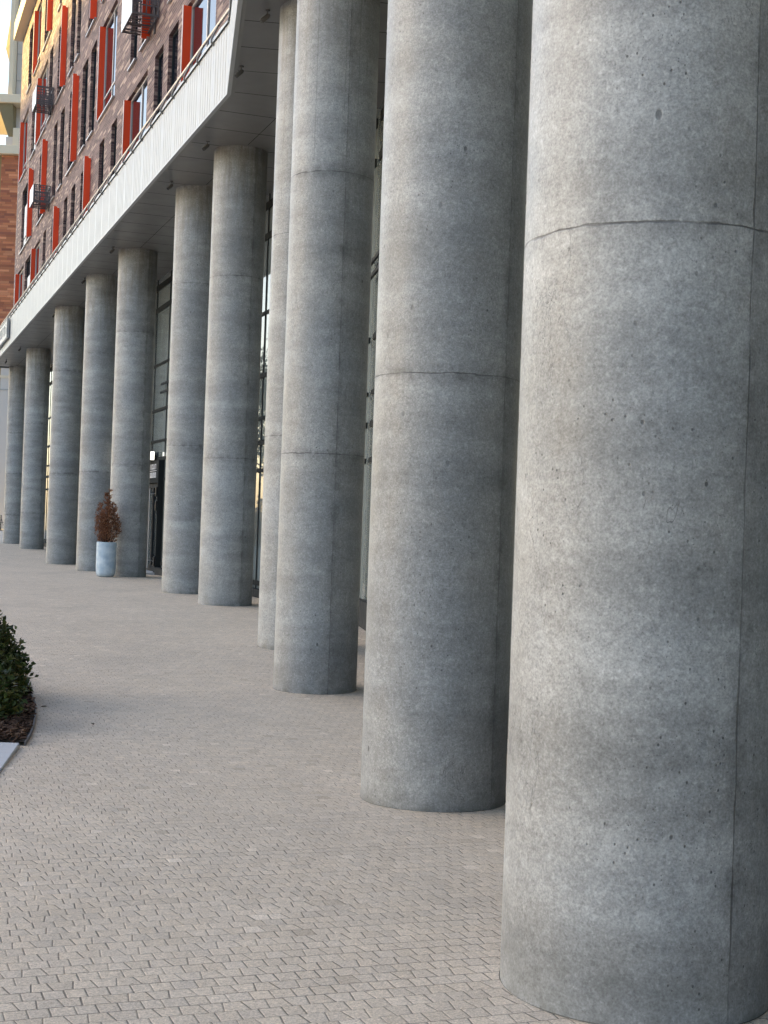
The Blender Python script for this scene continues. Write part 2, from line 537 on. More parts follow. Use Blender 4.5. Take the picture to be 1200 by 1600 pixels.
def ground():
    xs = [-400, -200, -110, -70, -50] + list(np.arange(-40, 20.1, 1.5)) + [30, 50, 90, 200, 400]
    ys = [-200, -80, -40, -20, -12] + list(np.arange(-8, 80.1, 0.6)) + [90, 105, 130, 170, 250, 400, 900, 2000]
    mb = MB()
    for y in ys:
        for x in xs: mb.v.append((float(x), float(y), ground_z(x, y)))
    n = len(xs)
    for j in range(len(ys) - 1):
        for i in range(n - 1):
            mb.f.append((j * n + i, j * n + i + 1, (j + 1) * n + i + 1, (j + 1) * n + i))
    o = mb.build("pavement", M['setts'], smooth=True)
    tag(o, "light grey paved square of small concrete setts", "pavement", kind="structure")
ground()

# ------------------------------------------------------------------ the building, in its own frame: x along the far facade, y outwards, z up
AF = math.atan(0.3726)
B = empty("apartment_building", (4.804, 1.790, 0), R(90) + AF)
tag(B, "brick apartment building with red window fins above a white canopy and glazed ground floor", "building")
BM = Matrix.Translation(B.location) @ Matrix.Rotation(R(90) + AF, 4, 'Z')
def bw(s, y, z): return BM @ Vector((s, y, z))
KX, TA = 21.65, R(11.93)
CT, ST = math.cos(TA), math.sin(TA)
def near(t, c):
    """point t metres from the bend towards the camera, offset c outwards"""
    return (KX - t * CT + c * ST, t * ST + c * CT)
def miter(c): return (KX + c * math.tan(TA / 2), c)
S_END = 68.6
T_END = 34.0
ZS, ZC, ZT = 8.5, 9.62, 8.9    # ceiling, top of cladding, terrace floor
YW = -0.953                     # brick face
YG = -2.51                      # shopfront glass

# ---- brick wall with openings
def seg(xl, s0, s1, kind): return (s0, s1, kind)
F1 = [(26.9, 29.7, 'F'), (30.6, 31.7, 'd'), (32.3, 33.35, 'd'), (34.3, 37.2, 'F'), (38.87, 39.8, 'd'), (41.1, 42.05, 'd'), (43.8, 46.0, 'N'), (47.3, 48.3, 'd'), (49.3, 50.25, 'd'), (51.55, 53.8, 'N'), (55.6, 56.55, 'd'), (57.6, 60.1, 'F'), (61.05, 63.5, 'W'), (64.2, 67.0, 'F')]
F2 = [(22.4, 23.4, 'd'), (26.9, 29.7, 'F'), (30.6, 31.7, 'd'), (34.25, 35.3, 'N'), (36.0, 37.0, 'd'), (39.5, 42.25, 'F'), (43.4, 44.55, 'd'), (45.2, 46.45, 'd'), (47.35, 49.6, 'N'), (50.95, 52.1, 'd'), (53.05, 54.1, 'd'), (56.25, 58.9, 'N'), (61.3, 63.25, 'N'), (63.55, 65.9, 'W')]
F3 = [(24.0, 26.7, 'F'), (28.0, 29.0, 'd'), (30.6, 31.7, 'd'), (32.8, 35.2, 'N'), (37.3, 38.3, 'd'), (39.6, 42.3, 'F'), (43.75, 45.55, 'N'), (47.4, 48.3, 'd'), (48.9, 50.0, 'd'), (51.2, 53.65, 'N'), (55.35, 56.5, 'd'), (57.15, 60.1, 'F'), (60.9, 62.8, 'W'), (64.5, 67.3, 'F')]
F4 = [(26.9, 29.7, 'F'), (31.0, 32.0, 'd'), (34.3, 37.2, 'N'), (38.8, 39.8, 'd'), (41.3, 42.3, 'd'), (43.8, 46.2, 'F'), (47.4, 48.4, 'd'), (49.2, 51.4, 'N'), (53.1, 53.95, 'd'), (56.2, 58.9, 'N'), (60.2, 62.4, 'F'), (63.7, 65.25, 'd')]
FLOORS = [(9.9, 12.78, F1), (13.55, 16.42, F2), (17.2, 20.05, F3), (20.85, 23.7, F4)]
REV = 0.17
ZTOP = 24.6
mb = MB()
s_near = miter(YW)[0]
zc = ZT
for z0, z1, ops in FLOORS:
    mb.quad((S_END, YW, zc), (s_near, YW, zc), (s_near, YW, z0), (S_END, YW, z0))
    cur = s_near
    for s0, s1, k in ops:
        mb.quad((s0, YW, z0), (cur, YW, z0), (cur, YW, z1), (s0, YW, z1))
        cur = s1
        yi = YW - REV
        mb.quad((s0, YW, z0), (s0, yi, z0), (s0, yi, z1), (s0, YW, z1))
        mb.quad((s1, yi, z0), (s1, YW, z0), (s1, YW, z1), (s1, yi, z1))
        mb.quad((s0, yi, z1), (s1, yi, z1), (s1, YW, z1), (s0, YW, z1))
        mb.quad((s0, YW, z0), (s1, YW, z0), (s1, yi, z0), (s0, yi, z0))
    mb.quad((S_END, YW, z0), (cur, YW, z0), (cur, YW, z1), (S_END, YW, z1))
    zc = z1
mb.quad((S_END, YW, zc), (s_near, YW, zc), (s_near, YW, ZTOP), (S_END, YW, ZTOP))
# far end, roof, near wing
mb.quad((S_END, YW - 13, ZT), (S_END, YW, ZT), (S_END, YW, ZTOP), (S_END, YW - 13, ZTOP))
n1 = near(T_END, YW); n2 = near(T_END, YW - 13); mt = miter(YW); mt2 = miter(YW - 13)
mb.quad((mt[0], mt[1], ZT), (n1[0], n1[1], ZT), (n1[0], n1[1], ZTOP), (mt[0], mt[1], ZTOP))
mb.quad((n1[0], n1[1], ZT), (n2[0], n2[1], ZT), (n2[0], n2[1], ZTOP), (n1[0], n1[1], ZTOP))
mb.quad((n2[0], n2[1], 0), (mt2[0], mt2[1], 0), (mt2[0], mt2[1], ZTOP), (n2[0], n2[1], ZTOP))
mb.quad((mt2[0], mt2[1], 0), (S_END, YW - 13, 0), (S_END, YW - 13, ZTOP), (mt2[0], mt2[1], ZTOP))
mb.add([(S_END, YW, ZTOP), (mt[0], mt[1], ZTOP), (n1[0], n1[1], ZTOP), (n2[0], n2[1], ZTOP), (mt2[0], mt2[1], ZTOP), (S_END, YW - 13, ZTOP)], [(0, 1, 2, 3, 4, 5)])
mb.build("brick_wall", M['brick'], B)

def window(s0, s1, z0, z1, k, blind=False, fn=None):
    yi = YW - REV + 0.03
    f = MB()
    t = 0.055
    y0, y1 = yi, yi + 0.05
    f.box(s0, s0 + t, y0, y1, z0, z1, fn).box(s1 - t, s1, y0, y1, z0, z1, fn)
    f.box(s0 + t, s1 - t, y0, y1, z0, z0 + t, fn).box(s0 + t, s1 - t, y0, y1, z1 - t, z1, fn)
    zt = z0 + 0.62 if k != 'd' else z0 + 0.9
    f.box(s0 + t, s1 - t, y0, y1 - 0.006, zt, zt + 0.045, fn)
    if k != 'd':
        sm = s0 + (s1 - s0) * 0.42
        f.box(sm, sm + 0.06, y0, y1 - 0.003, z0 + t, zt, fn).box(sm, sm + 0.06, y0, y1 - 0.003, zt + 0.045, z1 - t, fn)
    w = f.build("window", M['frame'] if k == 'd' else M['pale'] if k == 'F' else M['frame'], B)
    MB().box(s0 + 0.03, s1 - 0.03, yi + 0.012, yi + 0.02, z0 + 0.03, z1 - 0.03, fn).build("pane", M['pane'], w)
    if blind:
        MB().box(s0 + (s1 - s0) * 0.3, s1 - 0.1, yi + 0.021, yi + 0.026, z0 + 0.1, z0 + (z1 - z0) * 0.75, fn).build("blind", M['curtain'], w)
    MB().box(s0 - 0.04, s1 + 0.04, YW - REV + 0.085, YW + 0.07, z0 - 0.045, z0 - 0.002, fn).build("sill", M['sill'], w)
    if k == 'N':
        MB().box(s0 - 0.02, s0 + 0.025, YW + 0.072, YW + 0.20, z0 - 0.05, z1 + 0.05, fn).box(s0 - 0.02, s0 + 0.025, YW - REV + 0.09, YW + 0.072, z0 + 0.002, z1, fn).build("fin", M['red'], w)
        MB().box(s0 - 0.022, s0 + 0.027, YW + 0.20, YW + 0.212, z0 - 0.05, z1 + 0.05, fn).build("fin_edge_glint", M['pink'], w)
    if k == 'F':
        MB().box(s1 - 0.04, s1 - 0.002, YW - REV + 0.085, YW + 0.09, z0 + 0.001, z1 - 0.01, fn).build("fin", M['red'], w)
        MB().box(s1 - 0.043, s1 + 0.012, YW + 0.09, YW + 0.104, z0 - 0.02, z1, fn).build("fin_edge_glint", M['pink'], w)
nw = 0
for z0, z1, ops in FLOORS:
    for s0, s1, k in ops:
        nw += 1
        window(s0, s1, z0, z1, k, blind=(k == 'W'))

# ---- roof edge projecting at the top
MB().box(s_near + 0.3, S_END + 0.15, YW, YW + 0.42, 24.35, 25.15).box(s_near + 0.3, S_END + 0.15, YW - 13, YW - 0.003, ZTOP + 0.01, 25.15).build("roof_edge", M['cream'], B)

# ---- terrace floor and canopy cladding
poly = [(S_END, -0.12), miter(-0.12), near(T_END, -0.12), near(T_END, -13.5), miter(-13.5), (S_END, -13.5)]
MB().prism(poly, ZS + 0.06, ZT).build("canopy_slab", M['slab'], B)

def ribbed(path_pt, L, mbx, step=1.08):
    """vertical standing ribs along a straight run; path_pt(t, c) -> (x, y)"""
    prof = []
    t = 0.0
    nb = int(L / step)
    for i in range(nb + 1):
        a = i * step
        for k in range(6):
            q = a + k * step / 6
            if k == 0: prof += [(q - 0.010, 0.0), (q - 0.004, -0.02), (q + 0.004, -0.02), (q + 0.010, 0.0)]
            else: prof += [(q - 0.04, 0.0), (q - 0.02, -0.011), (q + 0.02, -0.011), (q + 0.04, 0.0)]
    prof = [(max(0.0, min(L, t)), c) for t, c in prof]
    for (t0, c0), (t1, c1) in zip(prof, prof[1:]):
        if t1 - t0 < 1e-5: continue
        a = path_pt(t0, c0); b_ = path_pt(t1, c1)
        mbx.quad((*a, ZS - 0.02), (*b_, ZS - 0.02), (*b_, ZC), (*a, ZC))
far_pt = lambda t, c: (KX + t + (c * math.tan(TA / 2) if t == 0 else 0), c)
near_pt = lambda t, c: near(t, c)
LF = S_END - KX
mb = MB()
ribbed(lambda t, c: (KX + t, c), LF, mb)
ribbed(lambda t, c: near(t, c), T_END, mb)
mb.build("canopy_cladding", M['white'], B)
# bottom lip, top coping in lengths, inside face
mb = MB()
def strip(c0, c1, z0, z1, mbx, tmax=T_END, smax=S_END):
    a0, a1 = miter(c0), miter(c1)
    for p0, p1, q0, q1 in (((smax, c0), a0, (smax, c1), a1), (a0, near(tmax, c0), a1, near(tmax, c1))):
        mbx.add([(*p0, z0), (*p1, z0), (*q1, z0), (*q0, z0), (*p0, z1), (*p1, z1), (*q1, z1), (*q0, z1)],
                [(0, 1, 2, 3), (7, 6, 5, 4), (0, 4, 5, 1), (1, 5, 6, 2), (2, 6, 7, 3), (3, 7, 4, 0)])
strip(-0.05, -0.12, ZS - 0.018, ZC, mb)
lip = MB(); strip(0.006, -0.06, ZS - 0.05, ZS - 0.021, lip); lip.build("canopy_lip", M['white'], B)
mb.build("parapet_core", M['slab'], B)
mb = MB()
def cop(pt, L):
    n = int(L / 1.08)
    for i in range(n):
        a, b_ = i * 1.08 + 0.012, (i + 1) * 1.08 - 0.012
        P = [pt(a, 0.03), pt(b_, 0.03), pt(b_, -0.2), pt(a, -0.2)]
        zz = [ZC + 0.002, ZC + 0.035]
        tilt = [0.0, 0.03, 0.03, 0.0]
        vs = [(*p, zz[0]) for p in P] + [(*p, zz[1] + 0.0 * q) for p, q in zip(P, tilt)]
        # crowned: middle of each length sits a little higher
        Pm = [pt((a + b_) / 2, 0.03), pt((a + b_) / 2, -0.2)]
        vs += [(*Pm[0], zz[1] + 0.03), (*Pm[1], zz[1] + 0.03), (*Pm[0], zz[0]), (*Pm[1], zz[0])]
        mb.add(vs, [(4, 8, 10, 0), (8, 5, 1, 10), (4, 7, 9, 8), (8, 9, 6, 5), (7, 3, 11, 9), (9, 11, 2, 6), (0, 3, 7, 4), (1, 5, 6, 2)])
cop(lambda t, c: (KX + t + 0.02, c), LF)
cop(lambda t, c: near(t + 0.02, c), T_END)
mb.build("coping", M['white'], B)
# ---- handrail on short posts
ZR = 9.95
def railing():
    a = (S_END, -0.07, ZR); k = (*miter(-0.07), ZR); n = (*near(T_END, -0.07), ZR)
    rl = MB()
    def bar(p0, p1):
        rl.tube([p0, p1], 0.028, 8)
    bar(a, k); bar(k, n)
    rl.lathe([(0.028, ZR - 0.02), (0.028, ZR + 0.02)], 10, k[0], k[1])
    rail = rl.build("railing", M['steel'], B, smooth=True)
    for i in range(1, int(LF / 1.08) + 1):
        s = KX + i * 1.08
        MB().tube([(s, -0.02, ZC - 0.06), (s, 0.05, ZC + 0.0), (s, 0.05, ZC + 0.05), (s, -0.06, ZR - 0.025)], 0.016, 6).build("post", M['lamp'], rail)
    for i in range(1, int(16 / 1.08) + 1):
        p, q = near(i * 1.08, 0.05), near(i * 1.08, -0.06)
        MB().tube([(*q, ZC - 0.06), (*p, ZC), (*p, ZC + 0.05), (*q, ZR - 0.025)], 0.016, 6).build("post", M['lamp'], rail)
railing()
# a few balcony railings / glass leaning behind the parapet at the bend are left to the railing itself

# ---- ceiling: metal panels with shadow gaps
mb = MB()
cs = [(-0.02, -0.105), (-0.117, -1.114), (-1.126, -2.60)]
g = 0.011
def panels(pt, n, first, sgn):
    for i in range(n):
        t0, t1 = i * 1.08 + g, (i + 1) * 1.08 - g
        for j, (c0, c1) in enumerate(cs):
            if j == 0 and i % 1: continue
            if i == 0:
                m0, m1 = miter(c0), miter(c1)
                A, D = (m0[0] + sgn * g, m0[1]), (m1[0] + sgn * g, m1[1])
            else: A, D = pt(t0, c0), pt(t0, c1)
            Bq, Cq = pt(t1, c0), pt(t1, c1)
            dz = random.uniform(-0.0015, 0.0015)
            q = [(*A, ZS + dz), (*Bq, ZS - dz), (*Cq, ZS), (*D, ZS)]
            mb.quad(*(q if sgn > 0 else q[::-1]))
panels(lambda t, c: (KX + t, c), int(LF / 1.08), True, 1)
panels(lambda t, c: near(t, c), int(T_END / 1.08), True, -1)
mb.build("ceiling_panels", M['soffit'], B)
mb = MB()
strip(-0.03, -2.62, ZS + 0.03, ZS + 0.055, mb)
mb.build("ceiling_backing", M['gap'], B)
MB().box(S_END - 0.03, S_END + 0.03, -2.6, 0.0, ZS - 0.03, ZS + 0.4).build("canopy_end", M['soffit'], B)

# ---- glazed ground floor
mb = MB()
SG = S_END - 0.2
mg = miter(YG)
mb.quad((SG, YG, 0.0), (mg[0], YG, 0.0), (mg[0], YG, ZS + 0.02), (SG, YG, ZS + 0.02))
ng = near(T_END, YG)
mb.quad((mg[0], mg[1], -0.4), (*ng, -0.4), (*ng, ZS + 0.02), (mg[0], mg[1], ZS + 0.02))
mb.quad((SG, YG - 12.0, 0), (SG, YG, 0), (SG, YG, ZS), (SG, YG - 12.0, ZS))
gl = mb.build("shopfront", M['shop_glass'], B)
DOOR = (38.25, 40.3)
def bars(pt, svals, zvals, L0, L1, skip=None):
    f = MB()
    for s in svals:
        z0 = -0.3
        if skip and skip[0] < s < skip[1]: z0 = 3.2
        f.add([(*pt(s + a, YG + c), z) for z in (z0, ZS) for c in (0.003, 0.018) for a in (-0.024, 0.024)],
              [(0, 2, 3, 1), (4, 5, 7, 6), (0, 1, 5, 4), (2, 6, 7, 3), (0, 4, 6, 2), (1, 3, 7, 5)])
    for z, h in zvals:
        runs = [(L0, L1)]
        if skip and z < 3.1: runs = [(L0, skip[0]), (skip[1], L1)]
        for a0, a1 in runs:
            f.add([(*pt(a, YG + c), zz) for zz in (z - h / 2, z + h / 2) for c in (0.002, 0.026) for a in (a0, a1)],
                  [(0, 2, 3, 1), (4, 5, 7, 6), (0, 1, 5, 4), (2, 6, 7, 3), (0, 4, 6, 2), (1, 3, 7, 5)])
    return f
TR = [(8.26, 0.16), (7.6, 0.14), (5.98, 0.07), (4.66, 0.09), (3.76, 0.07), (3.25, 0.10), (2.66, 0.08), (0.30, 0.10)]
sv = [22.2, 24.15, 26.1, 28.03, 30.0, 31.95, 33.9, 36.2] + [38.15, 40.05] + list(np.arange(42.0, S_END - 0.5, 1.95))
bars(lambda s, c: (s, c), sv, TR, mg[0] + 0.03, SG, DOOR).build("mullions", M['mull'], gl)
bars(lambda t, c: near(t, c), list(np.arange(1.2, T_END, 1.9)), TR, 0.1, T_END).build("mullions", M['mull'], gl)
MB().box(mg[0], DOOR[0] - 0.05, YG + 0.08, YG + 0.22, -0.3, 0.20).box(DOOR[1] + 0.05, SG, YG + 0.08, YG + 0.22, -0.3, 0.20).build("plinth", M['frame'], gl)
npl = MB()
npl.add([(*near(a, YG + c), z) for z in (-0.4, 0.42) for c in (0.08, 0.16) for a in (0.05, T_END)], [(0, 2, 3, 1), (4, 5, 7, 6), (0, 1, 5, 4), (2, 6, 7, 3), (0, 4, 6, 2), (1, 3, 7, 5)])
npl.build("plinth", M['frame'], gl)
for s_, zz in ((37.7, 5.33), (37.75, 5.10)):
    MB().box(s_ - 0.8, s_ + 0.85, YG + 0.08, YG + 0.12, zz - 0.03, zz + 0.03).build("vent_bar", M['frame'], gl)
for zz in (5.85, 5.62):
    MB().add([(*near(a, YG + c), z) for z in (zz - 0.03, zz + 0.03) for c in (0.08, 0.12) for a in (0.0, 1.2)], [(0, 2, 3, 1), (4, 5, 7, 6), (0, 1, 5, 4), (2, 6, 7, 3), (0, 4, 6, 2), (1, 3, 7, 5)]).build("vent_bar", M['frame'], gl)
# entrance door
d0, d1 = DOOR
f = MB()
f.box(d0 - 0.05, d0 + 0.05, YG + 0.004, YG + 0.16, 0, 3.2).box(d1 - 0.05, d1 + 0.05, YG + 0.004, YG + 0.16, 0, 3.2)
f.box(d0 + 0.05, d1 - 0.05, YG + 0.004, YG + 0.15, 2.56, 2.68)
dr = f.build("door", M['mull'], B)
mid = (d0 + d1) / 2
for a, b_ in ((d0 + 0.06, mid - 0.01), (mid + 0.01, d1 - 0.06)):
    lf = MB().box(a, a + 0.09, YG + 0.03, YG + 0.09, 0.04, 2.54).box(b_ - 0.09, b_, YG + 0.03, YG + 0.09, 0.04, 2.54).box(a + 0.09, b_ - 0.09, YG + 0.03, YG + 0.09, 2.42, 2.54).box(a + 0.09, b_ - 0.09, YG + 0.03, YG + 0.09, 0.04, 0.22).build("door_leaf", M['frame'], dr)
for sx in (d0 + 0.17, d1 - 0.17):
    h = MB()
    for z in (0.35, 2.25):
        h.tube([(sx + (0.0), YG + 0.09, z), (sx, YG + 0.20, z)], 0.016, 8)
    h.tube([(mid + (0.13 if sx > mid else -0.13), YG + 0.20, 0.12), (mid + (0.13 if sx > mid else -0.13), YG + 0.20, 2.40)], 0.02, 8)
    for z in (0.35, 2.25):
        h.tube([(mid + (0.13 if sx > mid else -0.13), YG + 0.08, z), (mid + (0.13 if sx > mid else -0.13), YG + 0.20, z)], 0.014, 8)
    h.build("handle", M['sill'], dr, smooth=True)
for sx in (d0 + 0.02, d1 - 0.02):
    for z in (0.35, 1.9, 2.3):
        MB().box(sx - 0.05, sx + 0.05, YG + 0.161, YG + 0.21, z - 0.14, z + 0.14).build("hinge", M['black'], dr, bevel=0.02)
tp = MB().box(d0 + 0.06, d1 - 0.06, YG + 0.02, YG + 0.12, 2.69, 3.19).build("name_panel", M['frame'], dr)
lt = MB()
for zrow, n, hh in ((3.02, 5, 0.15), (2.78, 7, 0.15)):
    wtot = 1.15
    for i in range(n):
        a = mid + wtot / 2 - i * wtot / n
        w_ = wtot / n * 0.72
        lt.box(a - w_, a - w_ + 0.035, YG + 0.121, YG + 0.127, zrow - hh / 2, zrow + hh / 2)
        lt.box(a - 0.035, a, YG + 0.121, YG + 0.127, zrow - hh / 2, zrow + hh / 2)
        if i % 2 == 0: lt.box(a - w_ + 0.035, a - 0.035, YG + 0.121, YG + 0.127, zrow + hh / 2 - 0.035, zrow + hh / 2)
        if i % 3 != 1: lt.box(a - w_ + 0.035, a - 0.035, YG + 0.121, YG + 0.127, zrow - hh / 2, zrow - hh / 2 + 0.035)
lt.box(mid - 0.6, mid + 0.6, YG + 0.121, YG + 0.127, 2.895, 2.912)
lt.build("lettering", M['letter'], tp)
MB().box(d0 - 0.3, d1 + 0.3, YG + 0.08, YG + 0.62, -0.2, 0.045).build("doorstep", M['granite'], dr)

lb = empty("illuminated_sign", bw(39.9, YG + 0.2, 3.2), R(90) + AF)
tag(lb, "glowing white box sign above the glazed entrance door", "sign")
MB().box(-0.78, 0.78, -0.10, 0.08, 0.0, 0.27).build("housing", M['frame'], lb)
MB().box(-0.75, 0.75, 0.081, 0.095, 0.015, 0.255).box(-0.795, -0.781, -0.08, 0.07, 0.015, 0.255).build("lit_face", M['lit'], lb)
MB().box(-0.25, -0.2, 0.096, 0.10, 0.08, 0.19).box(-0.12, -0.07, 0.096, 0.10, 0.08, 0.19).box(0.02, 0.07, 0.096, 0.10, 0.08, 0.19).build("lettering", M['pale'], lb)

# ---- sign on the canopy at the far end
sg = empty("canopy_sign", bw(61.2, 0.04, 9.2), R(90) + AF)
tag(sg, "white rectangular sign with grey border and grey letters on the white canopy", "sign")
MB().box(-2.4, 2.4, 0, 0.08, -0.42, 0.36).build("sign_board", M['white'], sg)
MB().box(-2.45, -2.37, 0.081, 0.10, -0.44, 0.38).box(2.37, 2.45, 0.081, 0.10, -0.44, 0.38).box(-2.37, 2.37, 0.081, 0.10, -0.44, -0.38).box(-2.37, 2.37, 0.081, 0.10, 0.32, 0.38).build("sign_border", M['grey_letter'], sg)
mb = MB()
mb.box(-1.9, -1.62, 0.081, 0.10, 0.0, 0.06).box(-1.95, -1.87, 0.081, 0.10, -0.22, -0.04).box(-1.84, -1.76, 0.081, 0.10, 0.14, 0.2)
for k in range(9):
    a0, a1 = R(50 + k * 29), R(50 + (k + 1) * 29)
    mb.add([(-1.1 + r * math.cos(a) * 0.8, y_, -0.02 + r * math.sin(a)) for y_ in (0.081, 0.10) for r in (0.16, 0.23) for a in (a0, a1)],
           [(0, 2, 3, 1), (4, 5, 7, 6), (0, 1, 5, 4), (2, 6, 7, 3), (0, 4, 6, 2), (1, 3, 7, 5)])
for sx in (-0.5, 0.15, 0.8, 1.5):
    mb.box(sx, sx + 0.07, 0.081, 0.10, -0.2, 0.2).box(sx + 0.07, sx + 0.3, 0.081, 0.10, 0.13, 0.2).box(sx + 0.07, sx + 0.25, 0.081, 0.10, -0.05, 0.01)
mb.build("lettering", M['grey_letter'], sg)

# ------------------------------------------------------------------ concrete columns
# x, y, diameter, angle of the form seam to the right of the line of sight, rings, label
COLS = [
 (0.997, 5.174, 1.000, 40.2, (2.71, 6.05, 12), "largest concrete column, nearest the camera at the right edge of the photo"),
 (0.385, 9.055, 0.952, 51, (2.60, 5.95, 12), "second nearest thick concrete column, partly hidden behind the largest one"),
 (-0.686, 14.969, 0.905, 18, (2.36, 5.35, 7.25), "concrete column with a central form seam and long hairlines near its top"),
 (-1.134, 18.480, 1.000, 40, (2.75, 5.42, 12), "pale concrete column seen as a narrow strip left of the column with long hairlines"),
 (-2.913, 25.743, 1.000, 33, (2.74, 6.10, 12), "full height concrete column just right of the canopy bend, a dark seam down its right side"),
 (-4.110, 28.921, 1.000, 62, (3.11, 6.48, 12), "concrete column immediately right of the entrance door"),
 (-6.642, 35.851, 1.000, 35, (2.93, 6.35, 12), "concrete column between the blue planter and the entrance door"),
 (-8.364, 39.917, 1.000, 70, (2.83, 6.24, 12), "concrete column directly behind the dried conifer in the blue planter"),
 (-10.776, 46.200, 1.000, 66, (2.93, 6.35, 12), "concrete column with small dark holes near its foot, next left of the planter"),
 (-14.843, 58.212, 1.000, 38, (1.55, 5.31, 12), "second farthest concrete column, standing near the far end of the canopy"),
 (-17.696, 65.974, 1.000, 60, (1.42, 3.38, 5.32), "farthest and smallest concrete column at the very end of the canopy"),
]
for i, (x, y, D, sa, rings, lab) in enumerate(COLS):
    g0 = ground_z(x, y)
    r = D / 2
    prof = [(r, -0.35), (r, -0.01), (r, 0.3)] + [(r, z) for z in np.arange(1.0, 8.4, 0.9)] + [(r, ZS + 0.02 - g0)]
    mb = MB().lathe(prof, 128, captop=False, capbot=False)
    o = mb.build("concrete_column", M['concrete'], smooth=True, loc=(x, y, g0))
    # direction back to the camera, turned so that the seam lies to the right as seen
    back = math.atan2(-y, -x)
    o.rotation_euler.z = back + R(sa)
    o["seed"] = 0.37 + i * 1.713
    o["ring_low"], o["ring_high"], o["ring_third"] = [float(q - g0) for q in rings]
    n = 72
    jv = []
    for q in range(n):
        a = 2 * math.pi * q / n
        for rr in (r - 0.01, r + 0.003 + 0.002 * math.sin(5 * a + i)):
            jx, jy = x + rr * math.cos(a), y + rr * math.sin(a)
            jv.append((rr * math.cos(a), rr * math.sin(a), ground_z(jx, jy) - g0 + 0.003))
    jm_ = MB().add(jv, [(2 * q, 2 * q + 1, (2 * q + 3) % (2 * n), (2 * q + 2) % (2 * n)) for q in range(n)])
    jo = jm_.build("base_joint", M['grit'], o)
    jo.rotation_euler.z = -o.rotation_euler.z
    tag(o, lab, "column", "concrete columns under the canopy")

# ------------------------------------------------------------------ spotlights under the canopy
def spot():
    r = empty("ceiling_spotlight")
    r.scale = (0.62, 0.62, 0.62)
    MB().lathe([(0.055, -0.03), (0.055, 0.0)], 16).build("base", M['lamp'], r, smooth=True)
    MB().tube([(0, 0, -0.03), (0.02, 0, -0.13), (0.05, 0.0, -0.15)], 0.014, 8).build("arm", M['lamp'], r, smooth=True)
    h = MB().tube([(-0.04, 0.0, -0.10), (0.0, 0, -0.14), (0.14, 0.0, -0.27)], [0.03, 0.055, 0.055], 16).build("lamp_head", M['lamp'], r, smooth=True)
    MB().tube([(0.1405, 0, -0.2705), (0.145, 0, -0.2745)], 0.045, 16).build("lens", M['black'], h)
    return r
SPOTS = [(17.95, 0.36, "spotlight on the ceiling beside the pale strip of a column"), (20.35, 0.10, "spotlight at the bend of the canopy, close to its white edge"),
         (24.69, -0.39, "spotlight on the ceiling left of the column with the dark seam"), (28.01, -0.41, "spotlight on the ceiling above the column right of the door"),
         (35.60, -0.47, "spotlight on the ceiling above the column beside the blue planter"), (40.77, -0.48, "spotlight on the ceiling above the column behind the conifer"),
         (48.36, -0.56, "spotlight on the ceiling above the column left of the planter"), (59.5, -0.5, "spotlight on the ceiling above the second farthest column"), (64.92, -0.42, "farthest spotlight on the ceiling, at the canopy end"), (17.70, -1.3, "small pale spotlight on the ceiling in the gap between two near columns")]
sp = spot()
for i, (s, y, lab) in enumerate(SPOTS):
    o = sp if i == 0 else copy_tree(sp)
    o.location = bw(s, y, ZS)
    o.rotation_euler.z = R(200 + i * 7)
    tag(o, lab, "spotlight", "spotlights under the canopy")

